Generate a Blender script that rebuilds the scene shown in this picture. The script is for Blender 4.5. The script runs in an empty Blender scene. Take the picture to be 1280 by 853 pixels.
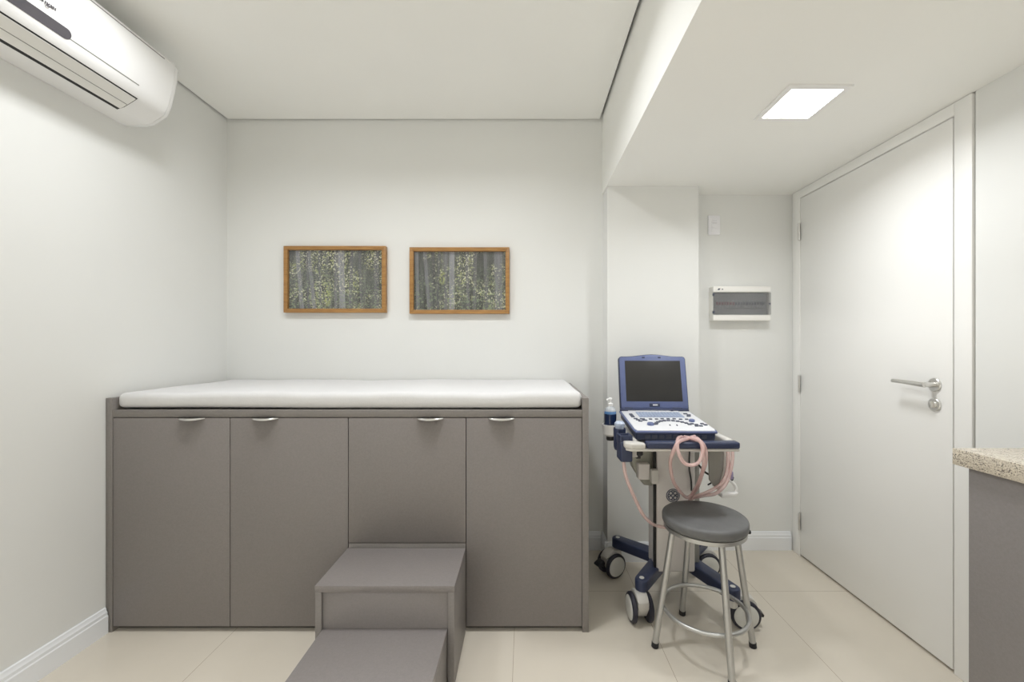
import bpy, bmesh, math, random
from mathutils import Vector, Matrix
random.seed(7)
S = bpy.context.scene
COL = S.collection
R = math.radians

# ------------------------------------------------------------------ materials
def mat(name, col, rough=0.5, spec=0.5, metal=0.0, coat=0.0, noise=None, bump=None, emit=None, alpha=None, trans=0.0):
    """noise = (scale, amount) tints the colour; bump = (scale, strength)"""
    m = bpy.data.materials.new(name); m.use_nodes = True
    nt = m.node_tree; b = nt.nodes['Principled BSDF']
    b.inputs['Base Color'].default_value = (*col, 1)
    b.inputs['Roughness'].default_value = rough
    b.inputs['Specular IOR Level'].default_value = spec
    b.inputs['Metallic'].default_value = metal
    b.inputs['Coat Weight'].default_value = coat
    b.inputs['Coat Roughness'].default_value = 0.05
    b.inputs['Transmission Weight'].default_value = trans
    tc = nt.nodes.new('ShaderNodeTexCoord')
    if noise:
        n = nt.nodes.new('ShaderNodeTexNoise'); n.inputs['Scale'].default_value = noise[0]; n.inputs['Detail'].default_value = 4
        nt.links.new(tc.outputs['Object'], n.inputs['Vector'])
        r = nt.nodes.new('ShaderNodeMapRange')
        r.inputs['From Min'].default_value = .3; r.inputs['From Max'].default_value = .7
        r.inputs['To Min'].default_value = 1 - noise[1]; r.inputs['To Max'].default_value = 1 + noise[1]
        nt.links.new(n.outputs['Fac'], r.inputs['Value'])
        v = nt.nodes.new('ShaderNodeVectorMath'); v.operation = 'SCALE'; v.inputs[0].default_value = col
        nt.links.new(r.outputs['Result'], v.inputs['Scale'])
        nt.links.new(v.outputs['Vector'], b.inputs['Base Color'])
    if bump:
        n = nt.nodes.new('ShaderNodeTexNoise'); n.inputs['Scale'].default_value = bump[0]; n.inputs['Detail'].default_value = 3
        nt.links.new(tc.outputs['Object'], n.inputs['Vector'])
        bp = nt.nodes.new('ShaderNodeBump'); bp.inputs['Strength'].default_value = bump[1]; bp.inputs['Distance'].default_value = .002
        nt.links.new(n.outputs['Fac'], bp.inputs['Height']); nt.links.new(bp.outputs['Normal'], b.inputs['Normal'])
    if emit:
        b.inputs['Emission Color'].default_value = (*emit[0], 1); b.inputs['Emission Strength'].default_value = emit[1]
    if alpha is not None:
        b.inputs['Alpha'].default_value = alpha
    return m

def glass_mat(name, col, opac, gloss=.06):
    """clear pane: mostly see-through, a little tint and a gloss"""
    m = bpy.data.materials.new(name); m.use_nodes = True
    nt = m.node_tree; nt.nodes.clear()
    out = nt.nodes.new('ShaderNodeOutputMaterial')
    tr = nt.nodes.new('ShaderNodeBsdfTransparent')
    p = nt.nodes.new('ShaderNodeBsdfPrincipled'); p.inputs['Base Color'].default_value = (*col, 1); p.inputs['Roughness'].default_value = .1
    g = nt.nodes.new('ShaderNodeBsdfGlossy'); g.inputs['Roughness'].default_value = .04
    m1 = nt.nodes.new('ShaderNodeMixShader'); m1.inputs[0].default_value = opac
    nt.links.new(tr.outputs[0], m1.inputs[1]); nt.links.new(p.outputs[0], m1.inputs[2])
    m2 = nt.nodes.new('ShaderNodeMixShader'); m2.inputs[0].default_value = gloss
    nt.links.new(m1.outputs[0], m2.inputs[1]); nt.links.new(g.outputs[0], m2.inputs[2])
    nt.links.new(m2.outputs[0], out.inputs['Surface'])
    return m

M = {}
M['wall'] = mat('wall_paint', (.755, .762, .752), .6, .3, noise=(2.0, .012), bump=(90, .06))
M['ceil'] = mat('ceiling_paint', (.87, .872, .852), .7, .25, noise=(2.0, .01))
M['gap'] = mat('shadow_gap_profile', (.30, .30, .30), .6)
M['skirt'] = mat('skirting_white', (.82, .84, .87), .35, .5, noise=(5, .01))
M['door'] = mat('door_white', (.86, .86, .85), .35, .5, noise=(3, .008))
M['doorgap'] = mat('door_gap', (.06, .05, .042), .8)
M['lam'] = mat('taupe_laminate', (.218, .199, .194), .42, .5, noise=(160, .05), bump=(400, .1))
M['lamedge'] = mat('taupe_edge', (.215, .199, .189), .45, .4, noise=(120, .05))
M['lamin'] = mat('taupe_inside', (.12, .11, .10), .7, .2)
M['fabric'] = mat('white_mattress_cover', (.67, .67, .68), .85, .2, noise=(60, .015), bump=(260, .35))
M['chrome'] = mat('satin_nickel', (.72, .71, .69), .28, .5, 1.0, noise=(40, .03))
M['steel'] = mat('stool_steel', (.50, .50, .49), .36, .5, .85, noise=(25, .05))
M['vinyl'] = mat('grey_vinyl', (.135, .137, .14), .5, .4, noise=(30, .06), bump=(350, .15))
M['rubber'] = mat('black_rubber', (.02, .02, .022), .6, .4, noise=(60, .1))
M['acw'] = mat('ac_white_plastic', (.80, .80, .80), .25, .5, noise=(4, .006))
M['acflap'] = mat('ac_flap_plastic', (.76, .755, .73), .3, .5, noise=(4, .006))
M['acdark'] = mat('ac_dark_slot', (.012, .012, .012), .6)
M['acline'] = mat('ac_grey_line', (.22, .22, .21), .4, .4)
M['acbar'] = mat('ac_display_grey', (.085, .08, .09), .2, .5)
M['wood'] = None
M['navy'] = mat('navy_plastic', (.028, .038, .085), .4, .5, noise=(40, .08))
M['navyl'] = mat('blue_grey_plastic', (.115, .145, .29), .42, .5, noise=(30, .05))
M['screen'] = mat('dark_screen', (.030, .029, .028), .34, .4, noise=(8, .05))
M['deck'] = mat('light_console_plastic', (.70, .71, .74), .45, .5, noise=(20, .02))
M['key'] = mat('blue_grey_key', (.33, .39, .52), .5, .4, noise=(30, .05))
M['keydark'] = mat('dark_button', (.07, .08, .115), .4, .4, noise=(30, .05))
M['cartw'] = mat('cart_white_plastic', (.58, .565, .535), .45, .5, noise=(10, .02))
M['ped'] = mat('pedestal_beige_white', (.70, .67, .655), .45, .4, noise=(10, .02))
M['grey'] = mat('grey_plastic', (.27, .265, .245), .5, .4, noise=(20, .04))
M['clearbox'] = mat('grey_green_plastic', (.36, .36, .31), .4, .5, noise=(12, .05))
M['wheel'] = mat('wheel_disc', (.60, .60, .57), .45, .4, noise=(20, .03))
M['black'] = mat('black_plastic', (.015, .015, .017), .45, .5, noise=(30, .1))
M['tyre'] = mat('navy_black_tyre', (.022, .022, .034), .5, .4, noise=(40, .1))
M['logo'] = mat('logo_grey_blue', (.10, .11, .15), .4, .4)
M['liquid'] = mat('dark_blue_gel', (.010, .024, .075), .12, .5, coat=.5)
M['clearp'] = glass_mat('clear_bottle_plastic', (.75, .80, .85), .45, .08)
M['gelblue'] = mat('blue_gel', (.10, .22, .45), .2, .5)
M['pumpw'] = mat('pump_white', (.85, .85, .85), .35, .5)
M['probe'] = mat('probe_blue_white', (.46, .53, .67), .3, .5, noise=(60, .12))
M['probew'] = mat('probe_white', (.80, .80, .80), .3, .5)
M['purple'] = mat('purple_connector', (.30, .26, .42), .4, .4)
M['plate'] = mat('switch_white', (.86, .86, .90), .35, .5)
M['platel'] = mat('switch_grey_line', (.55, .55, .60), .4, .4)
M['panelw'] = mat('breaker_panel_white', (.84, .83, .80), .35, .5)
M['breaker'] = mat('breaker_grey', (.30, .30, .32), .45, .4)
M['breakerred'] = mat('breaker_red_label', (.22, .05, .07), .45, .4)
M['smoke'] = glass_mat('smoked_cover', (.19, .195, .205), .27, .05)
M['pane'] = glass_mat('picture_glass', (.5, .5, .5), .02, .05)
M['lampframe'] = mat('lamp_frame_white', (.84, .84, .84), .4, .5)
M['lampglow'] = mat('lamp_diffuser', (.9, .9, .9), .5, .3, emit=((1.0, .995, .985), 6.0))
M['counter'] = mat('grey_counter_laminate', (.235, .218, .215), .48, .4, noise=(160, .05), bump=(400, .1))

# pink see-through tubing
m = glass_mat('pink_tubing', (.90, .62, .60), .50, .10); M['pink'] = m

def wood_mat():
    m = mat('honey_wood', (.36, .17, .055), .4, .4)
    nt = m.node_tree; b = nt.nodes['Principled BSDF']
    tc = nt.nodes['Texture Coordinate']
    mp = nt.nodes.new('ShaderNodeMapping'); mp.inputs['Scale'].default_value = (8, 40, 60)
    n = nt.nodes.new('ShaderNodeTexNoise'); n.inputs['Scale'].default_value = 1.5; n.inputs['Detail'].default_value = 5
    cr = nt.nodes.new('ShaderNodeValToRGB')
    cr.color_ramp.elements[0].position = .3; cr.color_ramp.elements[0].color = (.28, .140, .045, 1)
    cr.color_ramp.elements[1].position = .72; cr.color_ramp.elements[1].color = (.43, .235, .078, 1)
    nt.links.new(tc.outputs['Object'], mp.inputs['Vector']); nt.links.new(mp.outputs[0], n.inputs['Vector'])
    nt.links.new(n.outputs['Fac'], cr.inputs['Fac']); nt.links.new(cr.outputs['Color'], b.inputs['Base Color'])
    return m
M['wood'] = wood_mat()

def floor_mat():
    m = mat('polished_beige_tile', (.60, .53, .42), .12, .5)
    nt = m.node_tree; b = nt.nodes['Principled BSDF']; L = nt.links.new
    geo = nt.nodes.new('ShaderNodeNewGeometry'); sep = nt.nodes.new('ShaderNodeSeparateXYZ'); L(geo.outputs['Position'], sep.inputs[0])
    def line(out, off):
        a = nt.nodes.new('ShaderNodeMath'); a.operation = 'ADD'; a.inputs[1].default_value = off; L(out, a.inputs[0])
        d = nt.nodes.new('ShaderNodeMath'); d.operation = 'DIVIDE'; d.inputs[1].default_value = .603; L(a.outputs[0], d.inputs[0])
        f = nt.nodes.new('ShaderNodeMath'); f.operation = 'FRACT'; L(d.outputs[0], f.inputs[0])
        l = nt.nodes.new('ShaderNodeMath'); l.operation = 'LESS_THAN'; l.inputs[1].default_value = .0030; L(f.outputs[0], l.inputs[0])
        return l.outputs[0]
    lx = line(sep.outputs['X'], .046 + 6.03); ly = line(sep.outputs['Y'], -2.08 + 6.03)
    mx = nt.nodes.new('ShaderNodeMath'); mx.operation = 'MAXIMUM'; L(lx, mx.inputs[0]); L(ly, mx.inputs[1])
    n = nt.nodes.new('ShaderNodeTexNoise'); n.inputs['Scale'].default_value = 2.2; n.inputs['Detail'].default_value = 5; L(geo.outputs['Position'], n.inputs['Vector'])
    cr = nt.nodes.new('ShaderNodeValToRGB')
    cr.color_ramp.elements[0].position = .25; cr.color_ramp.elements[0].color = (.62, .572, .492, 1)
    cr.color_ramp.elements[1].position = .8; cr.color_ramp.elements[1].color = (.68, .628, .545, 1)
    L(n.outputs['Fac'], cr.inputs['Fac'])
    mix = nt.nodes.new('ShaderNodeMix'); mix.data_type = 'RGBA'
    L(mx.outputs[0], mix.inputs['Factor']); L(cr.outputs['Color'], mix.inputs['A']); mix.inputs['B'].default_value = (.34, .28, .21, 1)
    L(mix.outputs['Result'], b.inputs['Base Color'])
    return m
M['floor'] = floor_mat()

def granite_mat():
    m = mat('beige_granite', (.6, .55, .47), .25, .5)
    nt = m.node_tree; b = nt.nodes['Principled BSDF']; L = nt.links.new; tc = nt.nodes['Texture Coordinate']
    v = nt.nodes.new('ShaderNodeTexVoronoi'); v.inputs['Scale'].default_value = 400; L(tc.outputs['Object'], v.inputs['Vector'])
    sp = nt.nodes.new('ShaderNodeSeparateColor'); L(v.outputs['Color'], sp.inputs[0])
    cr = nt.nodes.new('ShaderNodeValToRGB'); cr.color_ramp.interpolation = 'LINEAR'
    e = cr.color_ramp.elements
    e[0].position = 0; e[0].color = (.10, .09, .085, 1)
    e[1].position = 1; e[1].color = (.72, .66, .55, 1)
    for p, c in ((.14, (.28, .25, .22)), (.3, (.50, .44, .36)), (.6, (.60, .54, .44))):
        q = e.new(p); q.color = (*c, 1)
    L(sp.outputs[0], cr.inputs['Fac'])
    n = nt.nodes.new('ShaderNodeTexNoise'); n.inputs['Scale'].default_value = 38; L(tc.outputs['Object'], n.inputs['Vector'])
    mix = nt.nodes.new('ShaderNodeMix'); mix.data_type = 'RGBA'; mix.inputs['B'].default_value = (.60, .54, .45, 1)
    r = nt.nodes.new('ShaderNodeMapRange'); r.inputs['From Min'].default_value = .42; r.inputs['From Max'].default_value = .62; r.inputs['To Max'].default_value = .75
    L(n.outputs['Fac'], r.inputs['Value']); L(r.outputs[0], mix.inputs['Factor']); L(cr.outputs['Color'], mix.inputs['A'])
    L(mix.outputs['Result'], b.inputs['Base Color'])
    return m
M['granite'] = granite_mat()

def forest_mat(name, trunks, glow, seed):
    """a printed photo of a wood: trunks = (centre, half width, lean, brightness)"""
    m = mat(name, (.1, .1, .1), .5, .3)
    nt = m.node_tree; b = nt.nodes['Principled BSDF']; L = nt.links.new; tc = nt.nodes['Texture Coordinate']
    def math_(op, a, bb=None, clamp=False):
        n = nt.nodes.new('ShaderNodeMath'); n.operation = op; n.use_clamp = clamp
        for i, x in enumerate((a, bb)):
            if x is None: continue
            if isinstance(x, (int, float)): n.inputs[i].default_value = x
            else: L(x, n.inputs[i])
        return n.outputs[0]
    def mixc(f, a, c):
        n = nt.nodes.new('ShaderNodeMix'); n.data_type = 'RGBA'
        L(f, n.inputs['Factor'])
        for k, x in (('A', a), ('B', c)):
            if isinstance(x, tuple): n.inputs[k].default_value = (*x, 1)
            else: L(x, n.inputs[k])
        return n.outputs['Result']
    sep = nt.nodes.new('ShaderNodeSeparateXYZ'); L(tc.outputs['Generated'], sep.inputs[0])
    x, z = sep.outputs['X'], sep.outputs['Z']
    def noise(sx, sz, scale, det=3):
        mp = nt.nodes.new('ShaderNodeMapping'); mp.inputs['Scale'].default_value = (sx, 0, sz); mp.inputs['Location'].default_value = (seed, seed * .37, 0)
        L(tc.outputs['Generated'], mp.inputs['Vector'])
        n = nt.nodes.new('ShaderNodeTexNoise'); n.inputs['Scale'].default_value = scale; n.inputs['Detail'].default_value = det
        L(mp.outputs[0], n.inputs['Vector']); return n.outputs['Fac']
    def ramp(v, lo, hi):
        r = nt.nodes.new('ShaderNodeMapRange'); r.inputs['From Min'].default_value = lo; r.inputs['From Max'].default_value = hi
        L(v, r.inputs['Value']); return r.outputs[0]
    streak = noise(24, 1.6, 1.0, 3)
    base = mixc(ramp(streak, .35, .7), (.032, .036, .033), (.125, .135, .125))
    leaf = noise(52, 34, 1.0, 2)
    patch = noise(5, 3.2, 1.0, 2)
    lm = math_('MULTIPLY', ramp(leaf, .53, .60), ramp(patch, .42, .62))
    col = mixc(lm, base, (.34, .37, .16))
    lm2 = math_('MULTIPLY', ramp(noise(66, 42, 1.0, 1), .58, .65), ramp(patch, .40, .60))
    # trunks stand in front of the far leaves
    bark = noise(60, 2.5, 1.0, 3)
    wob = math_('MULTIPLY', math_('SUBTRACT', noise(0, 3, 1.0, 1), .5), .02)
    for (c, w, lean, br) in trunks:
        d = math_('ABSOLUTE', math_('ADD', math_('ADD', math_('SUBTRACT', x, c), math_('MULTIPLY', math_('SUBTRACT', z, .5), lean)), wob))
        msk = math_('MULTIPLY', math_('SUBTRACT', w, d), 1 / (w * .35), True)
        tcol = mixc(ramp(bark, .3, .7), (.75 * br, .77 * br, .86 * br), (1.35 * br, 1.38 * br, 1.5 * br))
        col = mixc(msk, col, tcol)
    # a sunny patch of leaves and near sprigs low down
    gx, gz, gr = glow
    dd = math_('ADD', math_('POWER', math_('MULTIPLY', math_('SUBTRACT', x, gx), 1 / gr), 2.0), math_('POWER', math_('MULTIPLY', math_('SUBTRACT', z, gz), 1 / (gr * 3)), 2.0))
    gm = math_('MULTIPLY', math_('SUBTRACT', 1.0, dd, True), ramp(leaf, .42, .55))
    col = mixc(gm, col, (.36, .40, .12))
    col = mixc(lm2, col, (.62, .62, .46))
    low = math_('MULTIPLY', ramp(noise(50, 34, 1.0, 2), .55, .61), math_('SUBTRACT', .85, z, True))
    col = mixc(low, col, (.24, .31, .19))
    L(col, b.inputs['Base Color'])
    return m

# ------------------------------------------------------------------ mesh builder (world coordinates)
WL = {}          # world location of every object made here
class MB:
    def __init__(s, xf=None): s.bm = bmesh.new(); s.mats = []; s.mi = 0; s.xf = xf
    def use(s, m):
        if m not in s.mats: s.mats.append(m)
        s.mi = s.mats.index(m); return s
    def _merge(s, t, xf=None):
        for f in t.faces: f.material_index = s.mi
        x = xf if xf is not None else s.xf
        if x is not None: t.transform(x)
        me = bpy.data.meshes.new('tmp'); t.to_mesh(me); t.free(); s.bm.from_mesh(me); bpy.data.meshes.remove(me)
        return s
    def _bevel(s, t, b, seg):
        if b > 0:
            ed = [e for e in t.edges if len(e.link_faces) == 2 and e.calc_face_angle(0) > R(30)]
            bmesh.ops.bevel(t, geom=ed, offset=b, segments=seg, profile=.5, affect='EDGES', clamp_overlap=True)
    def box(s, x0, x1, y0, y1, z0, z1, b=0.0, seg=2, xf=None):
        t = bmesh.new(); bmesh.ops.create_cube(t, size=1.0)
        t.transform(Matrix.Translation(((x0 + x1) / 2, (y0 + y1) / 2, (z0 + z1) / 2)) @ Matrix.Diagonal((abs(x1 - x0), abs(y1 - y0), abs(z1 - z0), 1)))
        s._bevel(t, b, seg); return s._merge(t, xf)
    def prism(s, pts, axis, a0, a1, b=0.0, seg=2, xf=None):
        """pts in the plane across axis: x -> (y,z), y -> (x,z), z -> (x,y)"""
        t = bmesh.new()
        def v(p, a): return {'x': (a, p[0], p[1]), 'y': (p[0], a, p[1]), 'z': (p[0], p[1], a)}[axis]
        A = [t.verts.new(v(p, a0)) for p in pts]; B = [t.verts.new(v(p, a1)) for p in pts]
        n = len(pts); t.faces.new(A); t.faces.new(B[::-1])
        for i in range(n): t.faces.new((A[i], B[i], B[(i + 1) % n], A[(i + 1) % n]))
        bmesh.ops.recalc_face_normals(t, faces=t.faces); s._bevel(t, b, seg); return s._merge(t, xf)
    def loft(s, rings, cap=True, closed=False, xf=None):
        t = bmesh.new(); V = [[t.verts.new(p) for p in r] for r in rings]; n = len(rings[0])
        k = len(V)
        for i in range(k if closed else k - 1):
            for j in range(n): t.faces.new((V[i][j], V[(i + 1) % k][j], V[(i + 1) % k][(j + 1) % n], V[i][(j + 1) % n]))
        if cap and not closed: t.faces.new(V[0]); t.faces.new(V[-1][::-1])
        bmesh.ops.recalc_face_normals(t, faces=t.faces); return s._merge(t, xf)
    def lathe(s, prof, c=(0, 0, 0), n=32, rot=None, xf=None):
        """prof = [(r, z)] along +z, turned by rot, moved to c"""
        rings = []
        X = Matrix.Translation(c) @ (rot.to_4x4() if rot else Matrix.Identity(4))
        for r, z in prof:
            r = max(r, 1e-4)
            rings.append([X @ Vector((r * math.cos(2 * math.pi * k / n), r * math.sin(2 * math.pi * k / n), z)) for k in range(n)])
        return s.loft(rings, True, False, xf)
    def cyl(s, p0, p1, r0, r1=None, n=20, b=0.0, xf=None):
        p0, p1 = Vector(p0), Vector(p1); d = p1 - p0; L = d.length; r1 = r0 if r1 is None else r1
        q = Vector((0, 0, 1)).rotation_difference(d.normalized()).to_matrix()
        prof = [(r0, 0), (r1, L)] if b <= 0 else [(r0 - b, 0), (r0, b), (r1, L - b), (r1 - b, L)]
        return s.lathe(prof, p0, n, q, xf)
    def tube(s, pts, r, n=10, closed=False, sub=6, smooth=True, xf=None):
        P = [Vector(p) for p in pts]
        if smooth and len(P) > 2:
            Q = []; k = len(P)
            for i in range(k if closed else k - 1):
                if closed: a, b_, c, d = P[i - 1], P[i], P[(i + 1) % k], P[(i + 2) % k]
                else: a, b_, c, d = P[max(i - 1, 0)], P[i], P[i + 1], P[min(i + 2, k - 1)]
                for j in range(sub):
                    t = j / sub
                    Q.append(.5 * ((2 * b_) + (c - a) * t + (2 * a - 5 * b_ + 4 * c - d) * t * t + (3 * b_ - a - 3 * c + d) * t ** 3))
            if not closed: Q.append(P[-1])
            P = Q
        k = len(P); rings = []; nrm = None
        for i in range(k):
            if closed: tan = (P[(i + 1) % k] - P[i - 1]).normalized()
            else: tan = (P[min(i + 1, k - 1)] - P[max(i - 1, 0)]).normalized()
            if nrm is None: nrm = tan.orthogonal().normalized()
            nrm = (nrm - tan * nrm.dot(tan)).normalized(); bn = tan.cross(nrm)
            rr = r(i / max(k - 1, 1)) if callable(r) else r
            rings.append([P[i] + (nrm * math.cos(2 * math.pi * j / n) + bn * math.sin(2 * math.pi * j / n)) * rr for j in range(n)])
        return s.loft(rings, True, closed, xf)
    def build(s, name, parent=None, m=None, smooth=35):
        if m: s.mats = [m]
        me = bpy.data.meshes.new(name)
        lo = [min(v.co[i] for v in s.bm.verts) for i in range(3)]; hi = [max(v.co[i] for v in s.bm.verts) for i in range(3)]
        o0 = Vector(((lo[0] + hi[0]) / 2, (lo[1] + hi[1]) / 2, lo[2]))
        bmesh.ops.translate(s.bm, verts=s.bm.verts, vec=-o0)
        s.bm.to_mesh(me); s.bm.free()
        for x in s.mats: me.materials.append(x)
        if smooth:
            me.polygons.foreach_set('use_smooth', [True] * len(me.polygons)); me.set_sharp_from_angle(angle=R(smooth))
        o = bpy.data.objects.new(name, me); COL.objects.link(o)
        o.location = o0 - (WL[parent] if parent else Vector((0, 0, 0)))
        if parent: o.parent = parent
        WL[o] = o0
        return o

def tag(o, label, cat, group=None):
    o['label'] = label; o['category'] = cat
    if group: o['group'] = group
    return o
def thing(name, loc, label, cat, group=None):
    o = bpy.data.objects.new(name, None); COL.objects.link(o); o.location = loc; o.empty_display_size = .05
    WL[o] = Vector(loc); return tag(o, label, cat, group)
def struct(o): o['kind'] = 'structure'; return o
def bx(m, *a, **k): return MB().use(m).box(*a, **k)

# ------------------------------------------------------------------ the room
XL, XR, YB, YR, ZC, ZL = -1.797, 1.612, 2.51, -2.6, 2.591, 2.14
struct(bx(M['floor'], XL - .1, XR + .1, YR - .1, YB + .1, -.06, 0).build('floor'))
struct(bx(M['wall'], XL - .1, XL, YR - .1, YB + .1, 0, 2.75).build('wall_left'))
struct(bx(M['wall'], XL, XR + .1, YB, YB + .1, 0, 2.75).build('wall_back'))
struct(bx(M['wall'], XL, XR + .1, YR - .1, YR, 0, 2.75).build('wall_rear'))
w = MB().use(M['wall'])
w.box(XR, XR + .1, YR, 1.4875, 0, 2.75); w.box(XR, XR + .1, 2.497, YB, 0, 2.75); w.box(XR, XR + .1, 1.4875, 2.497, 2.142, 2.75)
w.use(M['doorgap']).box(XR + .035, XR + .1, 1.4875, 2.497, 0, 2.142)
struct(w.build('wall_right'))
# plasterboard ceiling that stops short of the walls, with a recessed shadow gap round it
XB = .466
c = MB().use(M['ceil']).box(XL + .014, XB - .016, YR + .014, YB - .012, ZC, ZC + .02)
c.use(M['gap']).box(XL, XB, YR, YB, ZC + .035, ZC + .06)
struct(c.build('ceiling'))
struct(bx(M['ceil'], XB, XR, YR, YB, ZL, 2.75).build('soffit'))
struct(bx(M['wall'], .472, .993, 2.375, YB, 0, ZL).build('column'))

def skirting(name, runs):
    """runs = (x0,y0,x1,y1, nx,ny): foot of the wall from point to point, n = into the room"""
    b = MB().use(M['skirt'])
    prof = [(0, 0), (.016, 0), (.016, .074), (.0125, .078), (.0125, .090), (.009, .094), (.007, .106), (.003, .109), (0, .109)]
    for (x0, y0, x1, y1, nx, ny) in runs:
        rings = [[(px + nx * d, py + ny * d, h) for d, h in prof] for px, py in ((x0, y0), (x1, y1))]
        b.loft(rings)
    return struct(b.build(name))
skirting('baseboard_left', [(XL, YR, XL, 1.779, 1, 0)])
skirting('baseboard_back', [(.277, YB, .456, YB, 0, -1), (.993, YB, 1.600, YB, 0, -1)])
skirting('baseboard_column', [(.456, 2.375, .993, 2.375, 0, -1), (.472, 2.362, .472, YB, -1, 0)])

# ------------------------------------------------------------------ door
d = struct(thing('door_1', (1.62, 1.99, 0), 'white flush door in a white frame on the right wall', 'door'))
XF, DY0, DY1, DZ = 1.605, 1.563, 2.426, 2.086
f = MB().use(M['door'])
f.box(XF, XR + .035, 1.494, DY0 - .007, 0, 2.138, .002); f.box(XF, XR + .035, DY1 + .004, 2.490, 0, 2.138, .002)
f.box(XF + .0005, XR + .035, DY0 - .007, DY1 + .004, DZ + .005, 2.138, .002)
f.build('door_frame', d)
lf = bx(M['door'], XF + .0025, XF + .036, DY0, DY1, .011, DZ, .0015).build('door_leaf', d)
h = MB().use(M['chrome'])
h.cyl((XF + .006, 1.630, 1.076), (XF - .004, 1.630, 1.076), .026, n=32, b=.002)
h.cyl((XF - .004, 1.630, 1.076), (XF - .046, 1.630, 1.076), .010, n=20)
h.tube([(XF - .045, 1.622, 1.076), (XF - .047, 1.650, 1.077), (XF - .047, 1.70, 1.080), (XF - .045, 1.765, 1.081)], lambda t: .0105 - .0025 * t, n=14)
h.build('lever_handle', lf)
k = MB().use(M['chrome'])
k.cyl((XF + .006, 1.630, .998), (XF - .004, 1.630, .998), .025, n=32, b=.002)
k.cyl((XF - .003, 1.630, .998), (XF - .008, 1.630, .998), .013, n=24, b=.001)
k.box(XF - .020, XF - .006, 1.6265, 1.6335, .986, 1.010, .002)
k.build('lock', lf)
for z in (1.894, 1.006, .202):
    q = MB().use(M['chrome']); q.cyl((XF - .003, DY1 + .002, z - .05), (XF - .003, DY1 + .002, z + .05), .0065, n=14, b=.001)
    for dz in (-.018, .018): q.cyl((XF - .003, DY1 + .002, z + dz - .001), (XF - .003, DY1 + .002, z + dz + .001), .0072, n=14)
    q.build('hinge', d)

# ------------------------------------------------------------------ lamps in the ceilings, and unseen fill lamps added behind the viewer
def ceiling_lamp(x, y, z, s, label, watts, spread=115):
    t = thing('ceiling_light', (x, y, z), label, 'ceiling light', 'square ceiling panel lights')
    f = MB().use(M['lampframe']); w = .02
    a, b = s / 2, s / 2 - w
    f.prism([(x - a, y - a), (x + a, y - a), (x + a, y - b), (x - a, y - b)], 'z', z - .007, z - .0005)
    f.prism([(x - a, y + b), (x + a, y + b), (x + a, y + a), (x - a, y + a)], 'z', z - .007, z - .0005)
    f.prism([(x - a, y - b), (x - b, y - b), (x - b, y + b), (x - a, y + b)], 'z', z - .007, z - .0005)
    f.prism([(x + b, y - b), (x + a, y - b), (x + a, y + b), (x + b, y + b)], 'z', z - .007, z - .0005)
    f.build('lamp_frame', t)
    bx(M['lampglow'], x - b, x + b, y - b, y + b, z - .004, z - .0005).build('diffuser', t)
    l = bpy.data.lights.new('lamp', 'AREA'); l.shape = 'SQUARE'; l.size = 2 * b - .004; l.energy = watts; l.spread = R(spread); l.color = (.975, .99, 1.0)
    lo = bpy.data.objects.new('lamp', l); COL.objects.link(lo); lo.parent = t; lo.location = (0, 0, -.0046)
    return t
ceiling_lamp(1.033, 1.56, ZL, .225, 'small square lit panel light in the low ceiling by the door', 7.0, 156)
ceiling_lamp(1.033, -.7, ZL, .225, 'added unseen square fill light in the low ceiling behind the viewer', 8.0, 130)  # unseen lamp, added to fill the door side from behind
ceiling_lamp(-1.20, 1.43, ZC, .225, 'square panel light in the high ceiling beside the air conditioner', 6.6, 152)
ceiling_lamp(-.24, 1.43, ZC, .225, 'square panel light in the high ceiling beside the beam', 10.4, 150)
ceiling_lamp(-1.20, -.9, ZC, .225, 'added unseen square fill light in the high ceiling behind the viewer, away from the beam', 19.0, 104)  # unseen lamp, added so that floor bounce brightens the ceiling
ceiling_lamp(-.24, -.9, ZC, .225, 'added unseen square fill light in the high ceiling behind the viewer, near the beam', 19.0, 104)  # second unseen lamp, added for the same bounce off the floor

# ------------------------------------------------------------------ examination bed
BF, BL, BR = 1.782, XL + .002, .274
bed = thing('examination_bed', (-.76, 2.14, 0), 'long taupe cabinet bed with four tall doors along the back wall', 'examination bed')
EP = .027
for x0, x1 in ((BL, BL + EP), (BR - EP, BR)):
    bx(M['lamedge'], x0, x1, BF, YB - .003, 0, 1.004, .001).build('end_panel', bed)
x0, x1 = BL + EP, BR - EP
bx(M['lamedge'], x0, x1, BF + .002, YB - .004, .922, .952, .001).build('bed_base', bed)
bx(M['lamin'], x0, x1, BF + .03, BF + .045, 0, .03).build('toe_kick', bed)
bx(M['lamin'], x0, x1, BF + .024, BF + .029, .024, .921).build('carcass', bed)
edges = [(138 - 656) / 520 * BF, (287 - 656) / 520 * BF, (435 - 656) / 520 * BF, (582.5 - 656) / 520 * BF, x1]
edges[0] = x0
hx = [-.4155, -.3245 * 1.0, 0, 0]
pull = [-1.428, -1.114, -.406, -.100]
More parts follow.
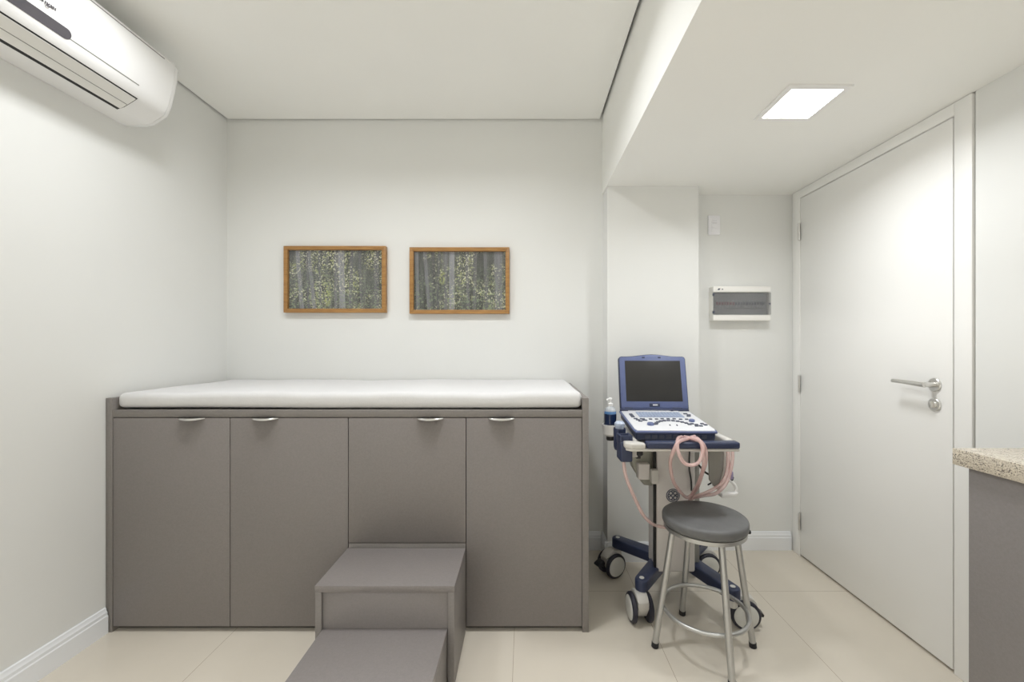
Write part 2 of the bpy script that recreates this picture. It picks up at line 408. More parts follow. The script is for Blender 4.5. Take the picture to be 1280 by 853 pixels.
for i in range(4):
    a, b = edges[i] + .0016, edges[i + 1] - .0016
    z0 = .383 if i == 2 else .024
    dr = bx(M['lam'], a, b, BF + .003, BF + .021, z0, .9185, .0008).build('door', bed)
    p = MB().use(M['chrome']); px = pull[i]; N = 14; rings = []
    for q in range(N + 1):
        u = -1 + 2 * q / N; x = px + u * .056; dp = .022 * max(1 - u * u, 0) ** .6 + .001; zt = .9192
        yb = BF + .004
        rings.append([(x, yb, zt), (x, BF + .002 - dp * .8, zt), (x, BF + .002 - dp, zt - .003), (x, BF + .002 - dp - .0005, zt - .004 - .005 * (1 - u * u)),
                      (x, BF + .002 - dp + .0016, zt - .004 - .005 * (1 - u * u)), (x, BF + .002 - dp + .002, zt - .0035), (x, BF + .002 - dp * .75, zt - .0018), (x, yb, zt - .0018)])
    p.loft(rings); p.build('handle', dr)
bx(M['lamedge'], edges[2] + .0016, edges[3] - .0016, BF + .004, BF + .021, .005, .380, .0008).build('lower_panel', bed)

# mattress: soft slab with slightly uneven edges
def mattress():
    t = bmesh.new(); bmesh.ops.create_cube(t, size=1.0)
    X0, X1, Y0, Y1, Z0, Z1 = BL + EP + .003, .247, 1.795, 2.50, .956, 1.026
    t.transform(Matrix.Translation(((X0 + X1) / 2, (Y0 + Y1) / 2, (Z0 + Z1) / 2)) @ Matrix.Diagonal((X1 - X0, Y1 - Y0, Z1 - Z0, 1)))
    bmesh.ops.bevel(t, geom=t.edges[:], offset=.024, segments=4, profile=.5, affect='EDGES')
    bmesh.ops.subdivide_edges(t, edges=[e for e in t.edges if e.calc_length() > .3], cuts=40, use_grid_fill=True)
    for v in t.verts:
        n = math.sin(v.co.x * 9.1) * .0022 + math.sin(v.co.x * 23 + 1.3) * .0011
        if v.co.z > .99: v.co.z += n + .0012 * math.sin(v.co.y * 14 + v.co.x * 5)
        if v.co.y < 1.83: v.co.y += .6 * math.sin(v.co.x * 17 + .4) * .002
        if v.co.z < .97 and v.co.y < 1.83: v.co.z += .003 * max(0, math.sin(v.co.x * 3.3))
    b = MB().use(M['fabric']); b._merge(t); return b
mt = mattress().build('mattress', smooth=60)
tag(mt, 'thin white fabric mattress lying on top of the taupe cabinet bed', 'mattress')

# ------------------------------------------------------------------ two-tread step unit
st = thing('step_unit', (-.505, 1.5, 0), 'taupe two-tread step block standing in front of the cabinet bed', 'steps')
SX0, SX1, SY0, SY1 = -.757, -.253, 1.498, 1.779
bx(M['lam'], SX0, SX1, SY0, SY1, .340, .363, .001).build('upper_tread', st)
for a, b in ((SX0 + .001, SX0 + .024), (SX1 - .024, SX1 - .001)):
    bx(M['lamedge'], a, b, SY0 + .001, SY1, 0, .3395, .001).build('side_panel', st)
bx(M['lam'], SX0 + .024, SX1 - .024, SY0 + .010, SY0 + .026, .02, .3395, .0005).build('riser', st)
LX0, LX1, LY0 = SX0 + .025, SX1 - .0275, 1.215
bx(M['lam'], LX0, LX1, LY0, SY0 + .0095, .181, .203, .001).build('lower_tread', st)
for a, b in ((LX0 + .001, LX0 + .018), (LX1 - .018, LX1 - .001)):
    bx(M['lamedge'], a, b, LY0 + .001, SY0 + .0095, 0, .1805, .001).build('side_panel', st)
bx(M['lam'], LX0 + .018, LX1 - .018, LY0 + .006, LY0 + .022, .0, .1805, .0005).build('riser', st)

# ------------------------------------------------------------------ framed forest prints
def picture(x0, x1, z0, z1, pm, label):
    t = thing('framed_picture', ((x0 + x1) / 2, YB, z0), label, 'picture', 'framed forest prints on the back wall')
    w, y0, y1 = .023, YB - .034, YB - .001
    f = MB().use(M['wood'])
    def bar(pts): f.prism(pts, 'y', y0, y1, .0015)
    bar([(x0, z0), (x1, z0), (x1 - w, z0 + w), (x0 + w, z0 + w)]); bar([(x0, z1), (x0 + w, z1 - w), (x1 - w, z1 - w), (x1, z1)])
    bar([(x0, z0), (x0 + w, z0 + w), (x0 + w, z1 - w), (x0, z1)]); bar([(x1, z0), (x1, z1), (x1 - w, z1 - w), (x1 - w, z0 + w)])
    f.build('picture_frame', t)
    bx(pm, x0 + w - .002, x1 - w + .002, YB - .014, YB - .004, z0 + w - .002, z1 - w + .002).build('print', t)
    bx(M['pane'], x0 + w - .002, x1 - w + .002, YB - .022, YB - .020, z0 + w - .002, z1 - w + .002).build('glass_pane', t)
    return t
picture(-1.437, -.829, 1.426, 1.823, forest_mat('forest_print_a',
        [(.115, .026, .05, .20), (.24, .024, .06, .17), (.33, .014, .02, .10), (.50, .022, .0, .13), (.56, .040, .02, .23), (.66, .02, -.02, .12), (.76, .018, .03, .10), (.20, .013, .02, .10), (.93, .03, .0, .11)],
        (.40, .20, .06), 1.7), 'wood framed forest print hung above the head side of the bed, beside the corner')
picture(-.687, -.092, 1.419, 1.815, forest_mat('forest_print_b',
        [(.035, .022, .02, .17), (.14, .022, .05, .16), (.215, .02, .02, .06), (.265, .016, -.02, .08), (.345, .022, .0, .13), (.41, .034, .0, .24), (.58, .022, .02, .11), (.66, .02, -.01, .10), (.78, .02, .02, .12), (.915, .05, .01, .17)],
        (.31, .55, .045), 4.1), 'wood framed forest print with a bright yellow-green gap, nearer the column')

# ------------------------------------------------------------------ switch and breaker panel in the recess
sw = thing('wall_switch', (1.139, YB, 1.896), 'white rectangular switch plate above the breaker panel', 'switch')
bx(M['plate'], 1.103, 1.175, YB - .011, YB - .001, 1.896, 2.012, .004, seg=3).build('switch_plate', sw)
for z0, z1 in ((1.966, 1.992), (1.938, 1.963), (1.912, 1.935)):
    bx(M['plate'], 1.121, 1.158, YB - .0145, YB - .010, z0, z1, .0015).build('switch_rocker', sw)
q = MB().use(M['platel'])
for z in (1.9785, 1.9645): q.box(1.126, 1.152, YB - .0150, YB - .0143, z - .0012, z + .0012)
q.build('marking', sw)

bp = thing('breaker_panel', (1.28, YB, 1.375), 'white breaker box with a smoked cover over a row of breakers', 'breaker panel')
X0, X1, Z0, Z1 = 1.110, 1.450, 1.375, 1.579
f = MB().use(M['panelw'])
f.box(X0, X1, YB - .060, YB - .001, Z1 - .036, Z1, .005, 3); f.box(X0, X1, YB - .060, YB - .001, Z0, Z0 + .036, .005, 3)
f.box(X0 + .002, X1 - .002, YB - .022, YB - .001, Z0 + .02, Z1 - .02)
f.box(X0, X0 + .006, YB - .05, YB - .001, Z0 + .03, Z1 - .03); f.box(X1 - .006, X1, YB - .05, YB - .001, Z0 + .03, Z1 - .03)
f.build('panel_housing', bp)
bx(M['breaker'], X0 + .008, X1 - .008, YB - .030, YB - .022, Z0 + .037, Z1 - .037).build('inner_plate', bp)
for i in range(18):
    x = X0 + .022 + i * .0162
    b = MB().use(M['breaker']).box(x, x + .0146, YB - .042, YB - .030, 1.452, 1.500, .001)
    b.use(M['breakerred'] if i < 7 else M['keydark']).box(x + .003, x + .0116, YB - .049, YB - .041, 1.470, 1.4875, .001)
    b.build('breaker', bp)
cv = MB().use(M['smoke']).box(X0 + .001, X1 - .001, YB - .064, YB - .052, Z0 + .037, Z1 - .037, .002)
cv.build('smoked_cover', bp)
lt = MB().use(M['keydark']); lt.box(X1 - .013, X1 - .006, YB - .068, YB - .063, 1.470, 1.480, .001); lt.build('latch', bp)
for z in (1.418, 1.522): bx(M['keydark'], X0 - .001, X0 + .006, YB - .066, YB - .05, z, z + .016, .001).build('hinge', bp)
mk = MB().use(M['keydark'])
mk.prism([(X0 + .024, 1.556), (X0 + .036, 1.556), (X0 + .042, 1.566), (X0 + .030, 1.566)], 'y', YB - .0612, YB - .0598); mk.box(X0 + .050, X0 + .058, YB - .0612, YB - .0598, 1.558, 1.5635)
mk.build('maker_mark', bp)

# ------------------------------------------------------------------ air conditioner
ac = thing('air_conditioner', (XL, 1.43, 2.215), 'white split air conditioner high on the left wall', 'air conditioner')
P = [(XL + .001, 2.215), (-1.70, 2.214), (-1.668, 2.223), (-1.640, 2.240), (-1.611, 2.259), (-1.592, 2.30), (-1.577, 2.36), (-1.567, 2.42), (-1.562, 2.470), (-1.567, 2.487), (-1.580, 2.497), (-1.61, 2.502), (XL + .001, 2.502)]
cx, cz = -1.70, 2.36
def ring(y, ins):
    out = []
    for x, z in P:
        if x < XL + .01: out.append((x, y, z + (ins if z < cz else -ins))); continue
        dx, dz = x - cx, z - cz; L = math.hypot(dx, dz); out.append((x - dx / L * ins, y, z - dz / L * ins))
    return out
Y0, Y1 = .97, 1.884
b = MB().use(M['acw']); b.loft([ring(Y0 + .026, 0), ring(Y1 - .0265, 0)]); b.build('body', ac, smooth=40)
for e, s in ((Y1, -1), (Y0, 1)):
    b = MB().use(M['acw']); b.loft([ring(e + s * .0252, 0), ring(e + s * .014, .001), ring(e + s * .007, .003), ring(e + s * .0015, .007), ring(e, .014)])
    b.use(M['acline']).loft([ring(e + s * .0268, .002), ring(e + s * .025, .002)]); b.build('end_cap', ac, smooth=50)
def strip(name, m, path, y0, y1, thick=.0012, round_ends=False, inner=-.004):
    """band lying on the unit's front along a profile path"""
    b = MB().use(m); rings = []
    def off(p, t):
        dx, dz = p[0] - cx, p[1] - cz; L = math.hypot(dx, dz); return (p[0] + dx / L * t, p[1] + dz / L * t)
    n = len(path)
    ys = [y0, y1]
    sec = [off(p, thick) for p in path] + [off(p, inner) for p in path[::-1]]
    b.loft([[(x, y, z) for x, z in sec] for y in ys]); return b.build(name, ac, smooth=40)
def prof(z):
    for i in range(4, len(P) - 2):
        if P[i][1] <= z <= P[i + 1][1]:
            t = (z - P[i][1]) / (P[i + 1][1] - P[i][1]); return (P[i][0] + t * (P[i + 1][0] - P[i][0]), z)
strip('seam', M['acline'], [prof(2.471), prof(2.476)], Y0 + .08, 1.805, .0008)
strip('seam', M['acline'], [prof(2.3010), prof(2.3050)], Y0 + .17, 1.716, .0006)
strip('air_outlet', M['acdark'], [(-1.697, 2.2138), (-1.668, 2.223), (-1.640, 2.240), (-1.6115, 2.2585)], 1.130, 1.732, .0008)
strip('flap', M['acflap'], [(-1.6815, 2.2176), (-1.668, 2.223), (-1.640, 2.240), (-1.6165, 2.2553)], 1.135, 1.727, .0035, inner=.0001)
strip('seam', M['acline'], [(-1.6525, 2.2323), (-1.6505, 2.2335)], 1.137, 1.725, .0039, inner=.003)
# display bar: long stadium with a rounded end, following the front
b = MB().use(M['acbar']); pts = []
for i in range(13): a = -math.pi / 2 + math.pi * i / 12; pts.append((1.440 + .017 * math.cos(a), 2.3105 + .017 * math.sin(a)))
for i in range(13): a = math.pi / 2 + math.pi * i / 12; pts.append((1.19 + .017 * math.cos(a), 2.3105 + .017 * math.sin(a)))
b.loft([[(prof(z)[0] - .004, y, z) for y, z in pts], [(prof(z)[0] + .0016, y, z) for y, z in pts]]); b.build('display_bar', ac)
fc = bpy.data.curves.new('lettering', 'FONT'); fc.body = 'Springer'; fc.size = .026; fc.extrude = .0008; fc.align_x = 'RIGHT'; fc.shear = .12; fc.offset = .0004
fc.materials.append(M['acbar'])
ft = bpy.data.objects.new('lettering', fc); COL.objects.link(ft)
fm = bpy.data.meshes.new_from_object(ft.evaluated_get(bpy.context.evaluated_depsgraph_get())); bpy.data.objects.remove(ft)
fo = bpy.data.objects.new('lettering', fm); COL.objects.link(fo); fo.parent = ac
fo.location = Vector((prof(2.362)[0] + .0012, 1.404, 2.355)) - WL[ac]; fo.rotation_euler = (R(90 - 9), 0, R(90))

# ------------------------------------------------------------------ counter on the right
cb = thing('counter_cabinet', (1.44, .6, 0), 'grey laminate base cabinet under the granite counter at the right edge', 'cabinet')
bx(M['counter'], 1.262, 1.280, .0, 1.183, .0, .882, .001).build('front_panel', cb)
bx(M['counter'], 1.2805, XR - .002, 1.165, 1.183, .0, .882, .001).build('side_panel', cb)
bx(M['lamin'], 1.2805, XR - .002, .0, 1.1645, .05, .880).build('carcass', cb)
g = bx(M['granite'], 1.250, XR - .002, -.02, 1.217, .883, .930, .002, seg=2).build('granite_countertop')
tag(g, 'speckled beige granite countertop at the right edge of the picture', 'countertop')

# ------------------------------------------------------------------ stool
sx, sy = .731, 1.695
so = thing('stool', (sx, sy, 0), 'round stool with a dark grey padded seat and four steel legs', 'stool')
b = MB().use(M['vinyl']); b.lathe([(0, .498), (.150, .498), (.159, .502), (.163, .511), (.1635, .530), (.1615, .536), (.156, .540), (.14, .5418), (.08, .5430), (0, .5434)], (sx, sy, 0), 64)
seat = b.build('seat', so, smooth=60)
b = MB().use(M['steel']); b.lathe([(0, .480), (.152, .480), (.157, .483), (.157, .4978), (0, .4978)], (sx, sy, 0), 56); b.build('seat_ring', so)
b = MB().use(M['black']); b.cyl((sx + .150, sy - .04, .488), (sx + .166, sy - .043, .488), .008, n=16, b=.002); b.build('knob', so)
for dx, dy in ((-.201, 0), (.199, 0), (-.012, .205), (.016, -.198)):
    L = math.hypot(dx, dy); ux, uy = dx / L, dy / L
    top = Vector((sx + ux * .128, sy + uy * .128, .481)); foot = Vector((sx + dx, sy + dy, .008))
    b = MB().use(M['steel']); b.cyl(foot, top, .0125, n=20); leg = b.build('leg', so)
    dv = (top - foot).normalized()
    b = MB().use(M['rubber']); b.cyl(Vector((foot.x, foot.y, 0.0)) , foot + dv * .014, .0142, n=20, b=.002); b.build('foot_cap', leg)
b = MB().use(M['steel']); b.tube([(sx + .163 * math.cos(2 * math.pi * k / 40), sy + .163 * math.sin(2 * math.pi * k / 40), .160) for k in range(40)], .0085, n=12, closed=True, smooth=False)
b.build('footring', so, smooth=60)

# ------------------------------------------------------------------ ultrasound cart
ct = thing('ultrasound_cart', (.72, 2.06, 0), 'white and navy rolling ultrasound cart beside the column', 'medical cart')
b = MB().use(M['navy']); b.box(.665, .822, 2.02, 2.16, .128, .188, .010, 3); b.build('hub', ct)
def arm(p0, p1, w0, w1):
    """rounded beam from the hub to a caster"""
    a, c = Vector((*p0, 0)), Vector((*p1, 0)); d = (c - a).normalized(); n = Vector((-d.y, d.x, 0)); pts = []
    pts += [a + n * w0, a - n * w0]
    for i in range(9):
        t = -math.pi / 2 + math.pi * i / 8; pts.append(c + d * (w1 * math.cos(t)) + n * (w1 * math.sin(t)))
    b = MB().use(M['navy']); b.prism([(p.x, p.y) for p in pts], 'z', .134, .186, .007, 3)
    b.use(M['wheel']).cyl((c.x, c.y, .1855), (c.x, c.y, .1885), .011, n=18, b=.0008)
    return b.build('base_arm', ct)
arms = {'fl': ((.70, 2.10), (.525, 1.868)), 'bl': ((.71, 2.07), (.505, 2.262)), 'fr': ((.79, 2.10), (.900, 1.800)), 'br': ((.79, 2.08), (.962, 2.262))}
for k_, (p, q) in arms.items(): arm(p, q, .036, .030)
def caster(stem, wc, ang, pedal):
    """twin wheel caster; ang = heading of the axle; pedal = side of the brake pedal"""
    X = Matrix.Translation((wc[0], wc[1], .0625)) @ Matrix.Rotation(ang, 4, 'Z')     # axle along local x
    sxl = X.inverted() @ Vector((stem[0], stem[1], .0625))
    b = MB().use(M['cartw'])
    b.cyl((stem[0], stem[1], .10), (stem[0], stem[1], .133), .020, n=24, b=.002)
    # fork hood: arch over the wheels between the tyres
    pts = [(-.050, .018), (-.053, .045)]
    for i in range(9): t = math.pi - math.pi * i / 8; pts.append((.052 * math.cos(t), .035 + .040 * math.sin(t)))
    pts += [(.050, .012), (.020, -.03), (-.02, -.03)]
    b.prism(pts, 'x', -.024, .024, .006, 2, xf=X)
    c_ = b.build('caster', ct)
    for s in (-1, 1):
        w = MB().use(M['tyre']); rot = Matrix.Rotation(R(90) * s, 3, 'Y')
        w.lathe([(.045, .0), (.058, .001), (.0625, .005), (.0625, .015), (.058, .0205), (.051, .022), (.051, .0195), (.030, .0195)], (s * .026, 0, 0), 40, rot, xf=X)
        w.use(M['wheel']).lathe([(.0, .0185), (.0505, .0185), (.0502, .0225), (.046, .0250), (.02, .0262), (0, .0265)], (s * .026, 0, 0), 40, rot, xf=X)
        w.build('wheel', c_, smooth=40)
    if pedal:
        w = MB().use(M['black']); y = pedal; dz = -.022 if pedal > 0 else 0; k = .8 if pedal > 0 else 1
        w.prism([(y * a, c + dz) for a, c in ((.055, .020), (.062, .034), (.082 * k, .030), (.104 * k, .018), (.100 * k, .008), (.080 * k, .010), (.064, .002))], 'x', -.020, .020, .004, 2, xf=X)
        w.build('brake_pedal', c_)
caster(arms['fl'][1], (.513, 1.858), R(4), 0)
caster(arms['bl'][1], (.464, 2.232), R(-62), -1)
caster(arms['fr'][1], (.960, 1.835), R(-98), 1)
caster(arms['br'][1], (.975, 2.240), R(-92), 1)
# pedestal
b = MB().use(M['ped']); b.box(.618, .800, 1.95, 2.085, .165, .800, .010, 3); b.build('pedestal', ct)
b = MB().use(M['black']); b.box(.6085, .6175, 1.952, 1.975, .13, .800, .002); b.build('edge_strip', ct)
b = MB().use(M['grey']); b.box(.8005, .842, 2.0, 2.08, .15, .800, .006); b.build('rear_column', ct)
b = MB().use(M['black']); b.tube([(.768, 1.945, .80), (.770, 1.944, .74), (.768, 1.943, .66), (.777, 1.943, .60), (.779, 1.944, .55)], .0038, n=8); b.build('black_cable', ct)
b = MB().use(M['plate']); b.box(.772, .812, 1.940, 1.9495, .732, .768, .001); b.build('white_label', ct)
# round maker's emblem: ring with four curled lobes
b = MB().use(M['logo']); ex, ey, ez = .694, 1.9488, .526
b.tube([(ex + .030 * math.cos(t * math.pi / 16), ey, ez + .030 * math.sin(t * math.pi / 16)) for t in range(32)], .0022, n=6, closed=True, smooth=False)
for k_ in range(4):
    a = k_ * math.pi / 2 + math.pi / 4
    b.tube([(ex + .015 * math.cos(a) + .0085 * math.cos(t * math.pi / 6), ey, ez + .015 * math.sin(a) + .0085 * math.sin(t * math.pi / 6)) for t in range(12)], .0026, n=6, closed=True, smooth=False)
    b.tube([(ex + .0225 * math.cos(a + .78 + t), ey, ez + .0225 * math.sin(a + .78 + t)) for t in (-.35, -.1, .15, .4)], .0024, n=6)
b.build('emblem', ct)
# tray, side arms, handle
b = MB().use(M['cartw'])
b.box(.455, .815, 1.72, 2.10, .800, .822, .006, 3)
b.box(.440, .460, 1.70, 2.06, .808, .846, .008, 3)
b.box(.822, .856, 1.70, 2.06, .808, .846, .010, 3)
b.prism([(.402, 1.66), (.420, 1.641), (.848, 1.641), (.856, 1.66), (.852, 1.705), (.815, 1.715), (.46, 1.715), (.418, 1.72)], 'z', .810, .8212, .004, 3)
b.prism([(.400, 1.70), (.398, 1.66), (.420, 1.640), (.478, 1.640), (.478, 1.668), (.455, 1.70)], 'z', .818, .842, .007, 3)
b.build('tray', ct)
b = MB().use(M['navy']); b.box(.482, .849, 1.636, 1.680, .8215, .8475, .007, 4); b.build('handle', ct)
# left cups: round probe cup, slotted block
def cup(name, x, y, z0, z1, rx, ry, m):
    b = MB().use(m); N = 28; rings = []
    for (k1, z) in ((.80, z0), (.95, z0 + .012), (1.0, z1 - .005), (1.0, z1), (.84, z1), (.82, z1 - .03)):
        rings.append([(x + rx * k1 * math.cos(2 * math.pi * i / N), y + ry * k1 * math.sin(2 * math.pi * i / N), z) for i in range(N)])
    b.loft(rings); return b.build(name, ct)
cup('probe_cup', .410, 1.80, .780, .872, .026, .032, M['navy'])
b = MB().use(M['navy']); b.box(.388, .438, 1.685, 1.762, .755, .838, .008, 3)
for y in (1.695, 1.735): b.box(.387, .439, y, y + .010, .838, .862, .003)
b.box(.387, .396, 1.69, 1.76, .82, .862, .003); b.box(.430, .439, 1.69, 1.76, .82, .862, .003)
b.build('probe_block', ct)
b = MB().use(M['probew']); b.lathe([(.0, .796), (.024, .796), (.034, .806), (.037, .838), (.039, .846), (.039, .851), (.034, .851), (.033, .838), (0, .838)], (.411, 2.0, 0), 36)
b.box(.411, .45, 1.99, 2.01, .81, .835, .003); b.build('bottle_cup', ct)
b = MB().use(M['black']); b.lathe([(0, .775), (.017, .775), (.019, .780), (.019, .796), (0, .796)], (.411, 2.0, 0), 24); b.build('cup_knob', ct)
# bracket and power boxes below the tray
b = MB().use(M['clearbox']); b.prism([(.488, .800), (.612, .800), (.612, .555), (.570, .560), (.520, .640), (.492, .735)], 'y', 1.99, 2.05, .008, 3); b.build('bracket', ct)
b = MB().use(M['ped']); b.box(.532, .586, 1.945, 1.989, .600, .675, .005, 3); b.build('power_box', ct)
b = MB().use(M['cartw']); b.box(.584, .6165, 1.915, 1.945, .590, .655, .004, 3); b.build('power_plug', ct)
b = MB().use(M['black']); b.cyl((.475, 1.73, .772), (.475, 1.73, .806), .016, n=20, b=.004); b.box(.462, .482, 1.725, 1.745, .758, .776, .004); b.build('clamp_knob', ct)
b = MB().use(M['cartw']); b.box(.425, .468, 1.72, 1.76, .766, .808, .004); b.build('clamp_block', ct)
# grey side panel with a white edge hanging at the right, connectors and a white D loop
b = MB().use(M['grey']); b.prism([(.795, .806), (.862, .806), (.858, .690), (.834, .604), (.800, .645)], 'y', 1.800, 1.812, .002)
b.build('hanging_panel', ct)
b = MB().use(M['cartw']); b.prism([(.8625, .806), (.876, .806), (.872, .690), (.845, .606), (.836, .604), (.8585, .690)], 'y', 1.797, 1.86, .002); b.build('panel_edge', ct)
b = MB().use(M['black']); b.box(.876, .884, 1.79, 1.80, .712, .736, .002); b.box(.876, .892, 1.79, 1.80, .692, .706, .002); b.build('black_clip', ct)
b = MB().use(M['purple']); b.cyl((.886, 1.79, .655), (.886, 1.79, .688), .010, n=16, b=.002); b.build('connector', ct)
b = MB().use(M['probew'])
b.tube([(.845, 1.82, .585), (.868, 1.82, .628), (.893, 1.82, .640), (.915, 1.82, .622), (.924, 1.82, .598), (.912, 1.82, .580)], .007, n=12)
b.prism([(.852, .568), (.915, .572), (.926, .592), (.905, .588), (.855, .586)], 'y', 1.80, 1.84, .004); b.build('cable_hook', ct)
b = MB().use(M['black']); b.cyl((.902, 1.82, .640), (.908, 1.82, .656), .008, n=14, b=.002); b.build('hook_cap', ct)
b = MB().use(M['black']); b.tube([(.79, 1.90, .69), (.803, 1.86, .665), (.825, 1.83, .655)], .0045, n=8); b.tube([(.842, 1.84, .66), (.838, 1.86, .62), (.828, 1.88, .60)], .0035, n=8)
b.build('black_lead', ct)

# ------------------------------------------------------------------ portable ultrasound machine on the tray
us = thing('ultrasound_machine', (.636, 1.89, .822), 'blue-grey portable ultrasound machine with an open dark screen', 'ultrasound machine')
B = Matrix.Translation((.627, 1.722, .8285)) @ Matrix.Rotation(R(-2), 4, 'Z') @ Matrix.Rotation(R(5.4), 4, 'X')
b = MB(B).use(M['navy']); b.box(-.163, .163, .006, .345, .004, .042, .008, 3); base = b.build('base', us)
b = MB(B).use(M['keydark'])
for i in range(9): b.box(-.128 + i * .029, -.106 + i * .029, .0035, .0065, .014, .030, .002)
b.build('front_vents', us)
b = MB(B).use(M['navyl'])
b.prism([(-.168, .0), (.168, .0), (.172, .02), (.172, .34), (-.172, .34), (-.172, .02)], 'z', .036, .046, .004, 3); b.build('deck_rim', us)
b = MB(B).use(M['deck'])
b.prism([(-.160, .006), (-.06, .004), (.0, .006), (.06, .004), (.160, .006), (.166, .03), (.164, .322), (-.164, .322), (-.166, .03)], 'z', .0445, .0495, .002, 2); dk = b.build('console_deck', us)
ZT = .0495
b = MB(B).use(M['key'])
for r_ in range(5):
    for c_ in range(14):
        x = -.102 + c_ * .0148; y = .205 + r_ * .0175
        b.box(x, x + .0126, y, y + .0148, ZT - .001, ZT + .004, .0012, 1)
b.build('keyboard', us)
b = MB(B).use(M['deck'])
for c_ in range(6): b.box(-.098 + c_ * .036, -.072 + c_ * .036, .298, .310, ZT - .001, ZT + .005, .002)
b.build('function_keys', us)
def btn(x, y, w=.014, h=.010): MB(B).use(M['keydark']).box(x - w / 2, x + w / 2, y - h / 2, y + h / 2, ZT - .001, ZT + .0045, .0015, 1).build('control_key', us)
for i in range(4): btn(-.133, .255 - i * .016, .017, .008)
for i in range(3): btn(-.128 + .006 * i, .176 - i * .020, .018, .009)
for x, y in ((-.098, .172), (-.093, .150)): btn(x, y, .022, .010)
for i in range(3): btn(.128 + .008 * (i % 2), .268 - i * .022, .018, .010)
for i in range(7): btn(-.062 + i * .030 * .9, .170 + (.006 if i in (2, 3, 4) else 0), .015, .009)
for i in range(11):
    a = math.pi * (.08 + .84 * i / 10); btn(.012 - .074 * math.cos(a), .070 + .078 * math.sin(a), .016, .013)
for x, y in ((.098, .098), (.112, .085), (.106, .066), (.124, .066), (.142, .100), (.150, .082)): btn(x, y, .015, .011)
for x in (-.004, .026): btn(x, .075, .004, .012)
for (x, y, r_) in ((-.085, .082, .0145), (.112, .140, .0125)):
    k_ = MB(B).use(M['navyl']); k_.lathe([(0, ZT - .001), (r_, ZT - .001), (r_, ZT + .008), (r_ * .85, ZT + .010), (0, ZT + .010)], (x, y, 0), 24); k_.build('dial', us)
b = MB(B).use(M['navy']); b.box(-.168, .168, .326, .350, .040, .058, .006, 3)
b.use(M['deck']).box(-.13, .07, .3245, .3262, .046, .051); b.build('hinge_bar', us)
LD = Matrix.Translation((.643, 2.055, .915)) @ Matrix.Rotation(R(-2), 4, 'Z') @ Matrix.Rotation(R(-12.5), 4, 'X')
def lidpts(ins, w=.168, h1=.2665, h2=.2775, r=.014):
    pts = [(-w + ins, .0 + ins), (w - ins, .0 + ins), (w - ins, h1 - r), (w - ins - r * .3, h1 - r * .3 - ins * .5), (w - ins - r, h1 - ins)]
    for i in range(9):
        u = 1 - 2 * i / 8; x = u * .128; t = (math.cos(math.pi * u) + 1) / 2; pts.append((x, h1 - ins + (h2 - h1) * t))
    return pts + [(-w + ins + r, h1 - ins), (-w + ins + r * .3, h1 - r * .3 - ins * .5), (-w + ins, h1 - r)]
b = MB(LD).use(M['navy']); b.prism(lidpts(0), 'y', .004, .030, .004, 3); lid = b.build('lid', us)
b = MB(LD).use(M['navyl']); b.prism(lidpts(.004), 'y', .0, .006, .002, 2)
b.use(M['navy']); b.box(-.050, -.036, -.001, .001, .256, .264, .001); b.box(.030, .044, -.001, .001, .256, .264, .001)
b.build('bezel', lid)
b = MB(LD).use(M['screen']); b.box(-.138, .139, -.0012, .004, .038, .243, .001); b.build('screen', lid)
b = MB(LD).use(M['navy']); b.box(-.026, .026, -.0020, .003, .012, .028, .001); b.use(M['deck']).box(-.010, .014, -.0026, .0, .017, .0235, .001); b.build('badge', lid)
for x0, x1 in ((-.150, -.108), (.085, .135)): MB(LD).use(M['navy']).box(x0, x1, -.004, .026, -.014, .008, .004).build('hinge', lid)

# ------------------------------------------------------------------ things in the cart's holders
gb = thing('gel_bottle', (.411, 2.0, .838), 'clear pump bottle of dark blue gel in the white cup of the cart', 'bottle')
c0 = (.411, 2.0, 0)
b = MB().use(M['liquid']); b.lathe([(0, .8385), (.024, .8385), (.0285, .843), (.0290, .888), (.029, .902), (0, .902)], c0, 36)
b.use(M['gelblue']).lathe([(0, .9022), (.029, .9022), (.0275, .914), (0, .914)], c0, 36); b.build('gel', gb)
b = MB().use(M['clearp']); b.lathe([(0, .9145), (.0275, .9145), (.026, .922), (.0205, .931), (.013, .936), (.012, .938), (0, .938)], c0, 36); b.build('bottle_shoulder', gb)
b = MB().use(M['pumpw']); b.lathe([(0, .938), (.012, .938), (.0125, .941), (.0125, .951), (.005, .954), (.004, .967), (.008, .968), (.009, .975), (.006, .978), (0, .978)], c0, 28)
b.tube([(.411, 2.0, .972), (.398, 1.994, .972), (.390, 1.990, .967)], .0035, n=10); b.build('pump', gb)

pr = thing('ultrasound_probe', (.410, 1.80, .81), 'pale blue and white ultrasound probe standing in the round navy cup', 'probe')
b = MB().use(M['probe']); b.lathe([(0, .810), (.012, .810), (.014, .850), (.018, .872), (.0225, .884), (.022, .894), (.015, .901), (0, .903)], (.410, 1.80, 0), 30); b.build('probe_head', pr)
b = MB().use(M['probew']); b.lathe([(0, .800), (.009, .800), (.0115, .8095), (0, .8095)], (.410, 1.80, 0), 20); b.build('strain_relief', pr)

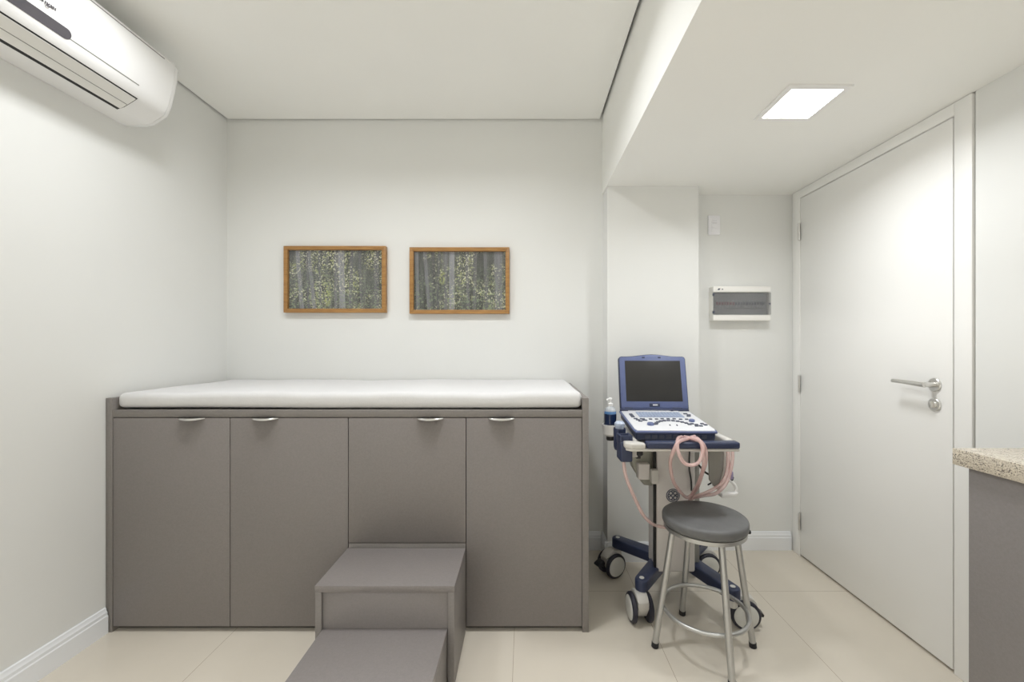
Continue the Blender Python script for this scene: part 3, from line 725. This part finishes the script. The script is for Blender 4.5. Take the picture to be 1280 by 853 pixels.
# ------------------------------------------------------------------ pink tubing
def tubing(runs, label, r=.0062):
    b = MB().use(M['pink'])
    for rr, pts in runs: b.tube(pts, rr, n=10, sub=8)
    o = b.build('pink_tubing', smooth=70); return tag(o, label, 'tubing', 'pink tubes hanging on the cart')
tubing([(.0075, [(.412, 1.73, .757), (.414, 1.74, .735), (.430, 1.76, .668), (.476, 1.79, .566), (.518, 1.82, .488), (.566, 1.85, .437), (.622, 1.90, .402), (.672, 1.91, .396), (.716, 1.92, .425)])],
       'single pink tube sagging from the navy probe block down behind the stool')
tubing([(.0075, [(.693, 1.70, .858), (.651, 1.66, .858), (.603, 1.628, .853), (.582, 1.626, .818), (.584, 1.67, .755), (.622, 1.74, .661), (.678, 1.80, .590), (.725, 1.845, .556), (.744, 1.80, .61), (.734, 1.72, .701), (.723, 1.66, .771), (.704, 1.625, .828), (.684, 1.628, .856), (.658, 1.66, .860), (.65, 1.69, .858)]),
        (.0070, [(.637, 1.69, .858), (.613, 1.66, .860), (.596, 1.626, .848), (.595, 1.610, .813), (.614, 1.61, .778), (.642, 1.61, .766), (.67, 1.61, .775), (.685, 1.61, .803), (.689, 1.612, .837), (.682, 1.635, .861), (.674, 1.67, .861)]),
        (.0070, [(.690, 1.622, .840), (.711, 1.655, .752), (.727, 1.74, .658), (.737, 1.83, .578), (.748, 1.885, .520), (.745, 1.90, .46)])],
       'coil of pink tubing looped over the navy handle bar in front')
tubing([(.0075, [(.738, 1.90, .455), (.748, 1.885, .528), (.784, 1.83, .568), (.818, 1.785, .594), (.850, 1.765, .638), (.872, 1.765, .694), (.884, 1.77, .75), (.884, 1.775, .80)]),
        (.0075, [(.750, 1.85, .556), (.793, 1.80, .596), (.838, 1.775, .640), (.860, 1.77, .692), (.868, 1.775, .751), (.868, 1.78, .800)])],
       'pink tubing pair curving up to the right end of the cart tray')

# ------------------------------------------------------------------ camera, world, output look
cd = bpy.data.cameras.new('camera'); cam = bpy.data.objects.new('camera', cd); COL.objects.link(cam)
cam.location = (0, 0, 1.23); cam.rotation_euler = (R(90), 0, 0)
cd.sensor_width = 36; cd.lens = 520 / 1280 * 36; cd.shift_x = -16 / 1280; cd.shift_y = 5.5 / 1280; cd.clip_start = .02
S.camera = cam
wd = bpy.data.worlds.new('world'); S.world = wd; wd.use_nodes = True
wd.node_tree.nodes['Background'].inputs['Color'].default_value = (.8, .85, 1, 1); wd.node_tree.nodes['Background'].inputs['Strength'].default_value = .0
S.view_settings.view_transform = 'Standard'; S.view_settings.look = 'None'; S.view_settings.gamma = 1; S.view_settings.use_curve_mapping = False
S.view_settings.exposure = 0.0
S.cycles.max_bounces = 14; S.cycles.diffuse_bounces = 10; S.cycles.transparent_max_bounces = 16; S.cycles.use_denoising = True
S.cycles.caustics_reflective = False; S.cycles.caustics_refractive = False; S.cycles.sample_clamp_indirect = 6
